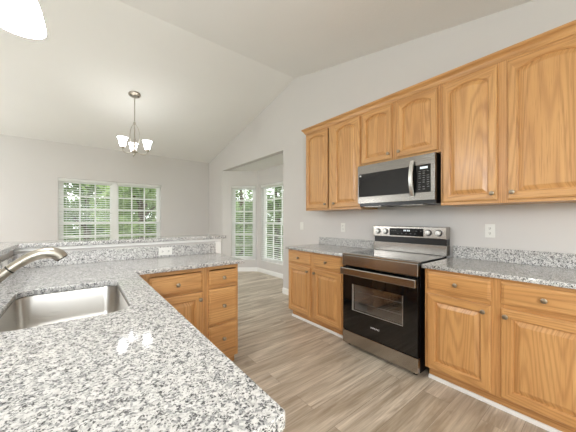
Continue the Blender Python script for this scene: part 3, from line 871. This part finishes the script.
CXY = (.685, 4.75)
def chandelier():
    x, y = CXY; zc = ceil_z(y)
    t = thing('chandelier', 'three-arm brushed nickel chandelier with frosted bell shades hanging from the vaulted ceiling', 'chandelier', (x, y, 2.28))
    nrm = Vector((0, -SL, -1)).normalized()
    m = MB(); m.lathe([(.085, .0), (.085, .012), (.07, .022), (.02, .030), (0, .031)], (x, y, zc-.001), nrm, 32); ca = m.build('canopy', M['nickel'], t, smooth=True)
    for s in (-.05, .05):
        m = MB(); m.lathe([(.010, .019), (.009, .030), (0, .032)], (x+s, y, zc-.001), nrm, 12); m.build('screw', M['dark'], ca, smooth=True)
    m = MB(); m.tube([(x, y, zc-.028), (x, y, 2.80)], .006, 10); m.build('stem', M['nickel'], t, smooth=True)
    m = MB(); m.lathe([(0, 2.80), (.014, 2.80), (.018, 2.785), (.012, 2.765), (.008, 2.755), (0, 2.75)], (x, y, 0), seg=20); m.build('hub', M['nickel'], t, smooth=True)
    m = MB(); m.lathe([(0, 2.275), (.008, 2.285), (.014, 2.30), (.012, 2.315), (.040, 2.325), (.046, 2.335), (.036, 2.35), (.020, 2.365), (.020, 2.40), (.014, 2.41), (.014, 2.53), (.009, 2.55), (.006, 2.76)], (x, y, 0), seg=24); m.build('column', M['nickel'], t, smooth=True)
    for k, ang in enumerate((244.6, 125.5, 6.5)):
        a = math.radians(ang-38.5)   # measured from the view's own axes
        dx, dy = math.cos(a), math.sin(a)
        R = .19
        P = lambda r, z: (x+dx*r, y+dy*r, z)
        m = MB(); m.tube(bez(P(.03, 2.336), P(.09, 2.275), P(R+.005, 2.27), P(R, 2.345), 14), .0065, 10)
        arm = m.build('arm', M['nickel'], t, smooth=True)
        m = MB(); m.tube(bez(P(.006, 2.775), P(.085, 2.70), P(.10, 2.52), P(.03, 2.42), 16) , .0035, 8); m.build('scroll', M['nickel'], t, smooth=True)
        m = MB(); m.lathe([(0, 2.345), (.022, 2.345), (.030, 2.357), (.030, 2.372), (.024, 2.378), (0, 2.378)], P(R, 0), seg=20); m.build('cup', M['nickel'], arm, smooth=True)
        pr = [(.032, 2.373), (.038, 2.39), (.044, 2.42), (.049, 2.45), (.058, 2.482), (.071, 2.508)]
        m = MB(); m.lathe([(0.0, 2.373)] + pr + [(r-.003, z) for r, z in reversed(pr)], P(R, 0), seg=32); m.build('lamp_shade', M['chand'], arm, smooth=True)
chandelier()

def globe(label, x, y, z, r=.20):  # hanging globe added out of view to brighten the kitchen
    zc = ceil_z(y)
    t = thing('added_fill_globe', label, 'pendant light', (x, y, z), 'added fill globes')
    m = MB(); m.lathe([(r*math.sin(math.pi*i/20), -r*math.cos(math.pi*i/20)) for i in range(21)], (x, y, z), seg=40); m.build('lamp_shade', M['globe'], t, smooth=True)
    m = MB(); m.lathe([(0, r-.004), (.05, r-.004), (.05, r+.04), (.008, r+.055), (.008, zc-z-.02), (.06, zc-z-.018), (.065, zc-z-.002)], (x, y, z), seg=24); m.build('stem', M['nickel'], t, smooth=True)
globe('unseen fill globe added off the end of the sink counter', -.9, -1.6, 1.88, .25)
def added_fill_lamp(label, x, y, z, r=.20):  # standing globe added out of view to lift the dining end
    t = thing('added_fill_lamp', label, 'fill lamp', (x, y, 0))
    m = MB(); m.lathe([(r*math.sin(math.pi*i/20), -r*math.cos(math.pi*i/20)) for i in range(21)], (x, y, z), seg=40); m.build('lamp_shade', M['globe'], t, smooth=True)
    m = MB(); m.lathe([(0, .001), (.16, .001), (.16, .02), (.015, .03), (.012, z-r-.03), (.05, z-r+.01), (.05, z-r+.006), (0, z-r+.004)], (x, y, 0), seg=28); m.build('stand', M['nickel'], t, smooth=True)
added_fill_lamp('unseen fill lamp added in the living area near the dining wall', -2.6, 5.0, 1.5, .195)

# ------------------------------------------------------------------ outdoors
m = MB(); m._add([(-40, -40, -.35), (60, -40, -.35), (60, 60, -.35), (-40, 60, -.35)], [(0, 1, 2, 3)])
struct(m.build('ground', M['lawn'], origin=(0, 0, -.35)), 'lawn outside')
def tree(label, x, y, h, r, mat, n=2600, seed=1):
    rg = random.Random(seed)
    t = thing('tree', label, 'tree', (x, y, -.35), 'leafy trees outside the windows')
    m = MB(); m.tube([(x, y, -.35), (x+.05, y, h*.35), (x-.06, y+.05, h*.75)], [.14, .11, .04], 10)
    for k in range(6):
        a = rg.uniform(0, 6.28); z = h*rg.uniform(.15, .6)
        m.tube([(x, y, z), (x+math.cos(a)*r*.4, y+math.sin(a)*r*.4, z+h*.12), (x+math.cos(a)*r*.75, y+math.sin(a)*r*.75, z+h*.2)], [.05, .03, .01], 6)
    m.build('trunk', M['bark'], t, smooth=True)
    m = MB(); cl = []
    for k in range(46):
        a = rg.uniform(0, 6.28); q = math.sqrt(rg.random()); zz = rg.uniform(-.05, 1)
        rr = r*q*(1 - .45*max(0, zz-.5))
        cl.append((x+math.cos(a)*rr, y+math.sin(a)*rr, -.2+zz*h, rg.uniform(.35, .6)))
    for i in range(n):
        c = cl[i % len(cl)]
        d = Vector((rg.gauss(0, 1), rg.gauss(0, 1), rg.gauss(0, 1))).normalized()*c[3]*rg.random()**.4
        p = Vector(c[:3])+d
        s = rg.uniform(.07, .13); u = Vector((rg.gauss(0, 1), rg.gauss(0, 1), rg.gauss(0, 1))).normalized(); v = u.orthogonal().normalized()
        m._add([p-u*s, p+v*s*.45-u*s*.1, p+u*s, p-v*s*.45-u*s*.1], [(0, 1, 2, 3)])
    m.build('foliage', mat, t)
tree('leafy tree outside the dining wall window away from the bay', .25, 13.6, 4.8, 1.7, M['leafB'], 9000, seed=3)
tree('leafy tree outside the dining wall window beneath the chandelier', 1.6, 9.9, 3.6, 1.15, M['leafA'], 7000, seed=5)
tree('leafy tree outside the angled bay window', 5.98, 11.0, 4.2, 1.4, M['leafA'], 7000, seed=8)
tree('leafy tree outside the front bay window', 5.6, 7.7, 3.6, 1.05, M['leafB'], 6000, seed=11)
def hedge(label, x0, x1, y0, y1, h, n, seed):
    rg = random.Random(seed); m = MB()
    for i in range(n):
        p = Vector((rg.uniform(x0, x1), rg.uniform(y0, y1), -.35 + (h+.35)*rg.random()**.8 + rg.gauss(0, .08)))
        s = rg.uniform(.07, .13); u = Vector((rg.gauss(0, 1), rg.gauss(0, 1), rg.gauss(0, 1))).normalized(); v = u.orthogonal().normalized()
        m._add([p-u*s, p+v*s*.45-u*s*.1, p+u*s, p-v*s*.45-u*s*.1], [(0, 1, 2, 3)])
    o = m.build('hedge', M['leafB']); tag(o, label, 'hedge', None, 'stuff')
hedge('leafy hedge across the lawn beyond the dining wall windows', -3.0, 4.0, 16.2, 17.2, 2.3, 9000, 21)
hedge('leafy hedge across the lawn beyond the bay windows', 5.5, 12.0, 13.6, 14.6, 2.4, 9000, 22)
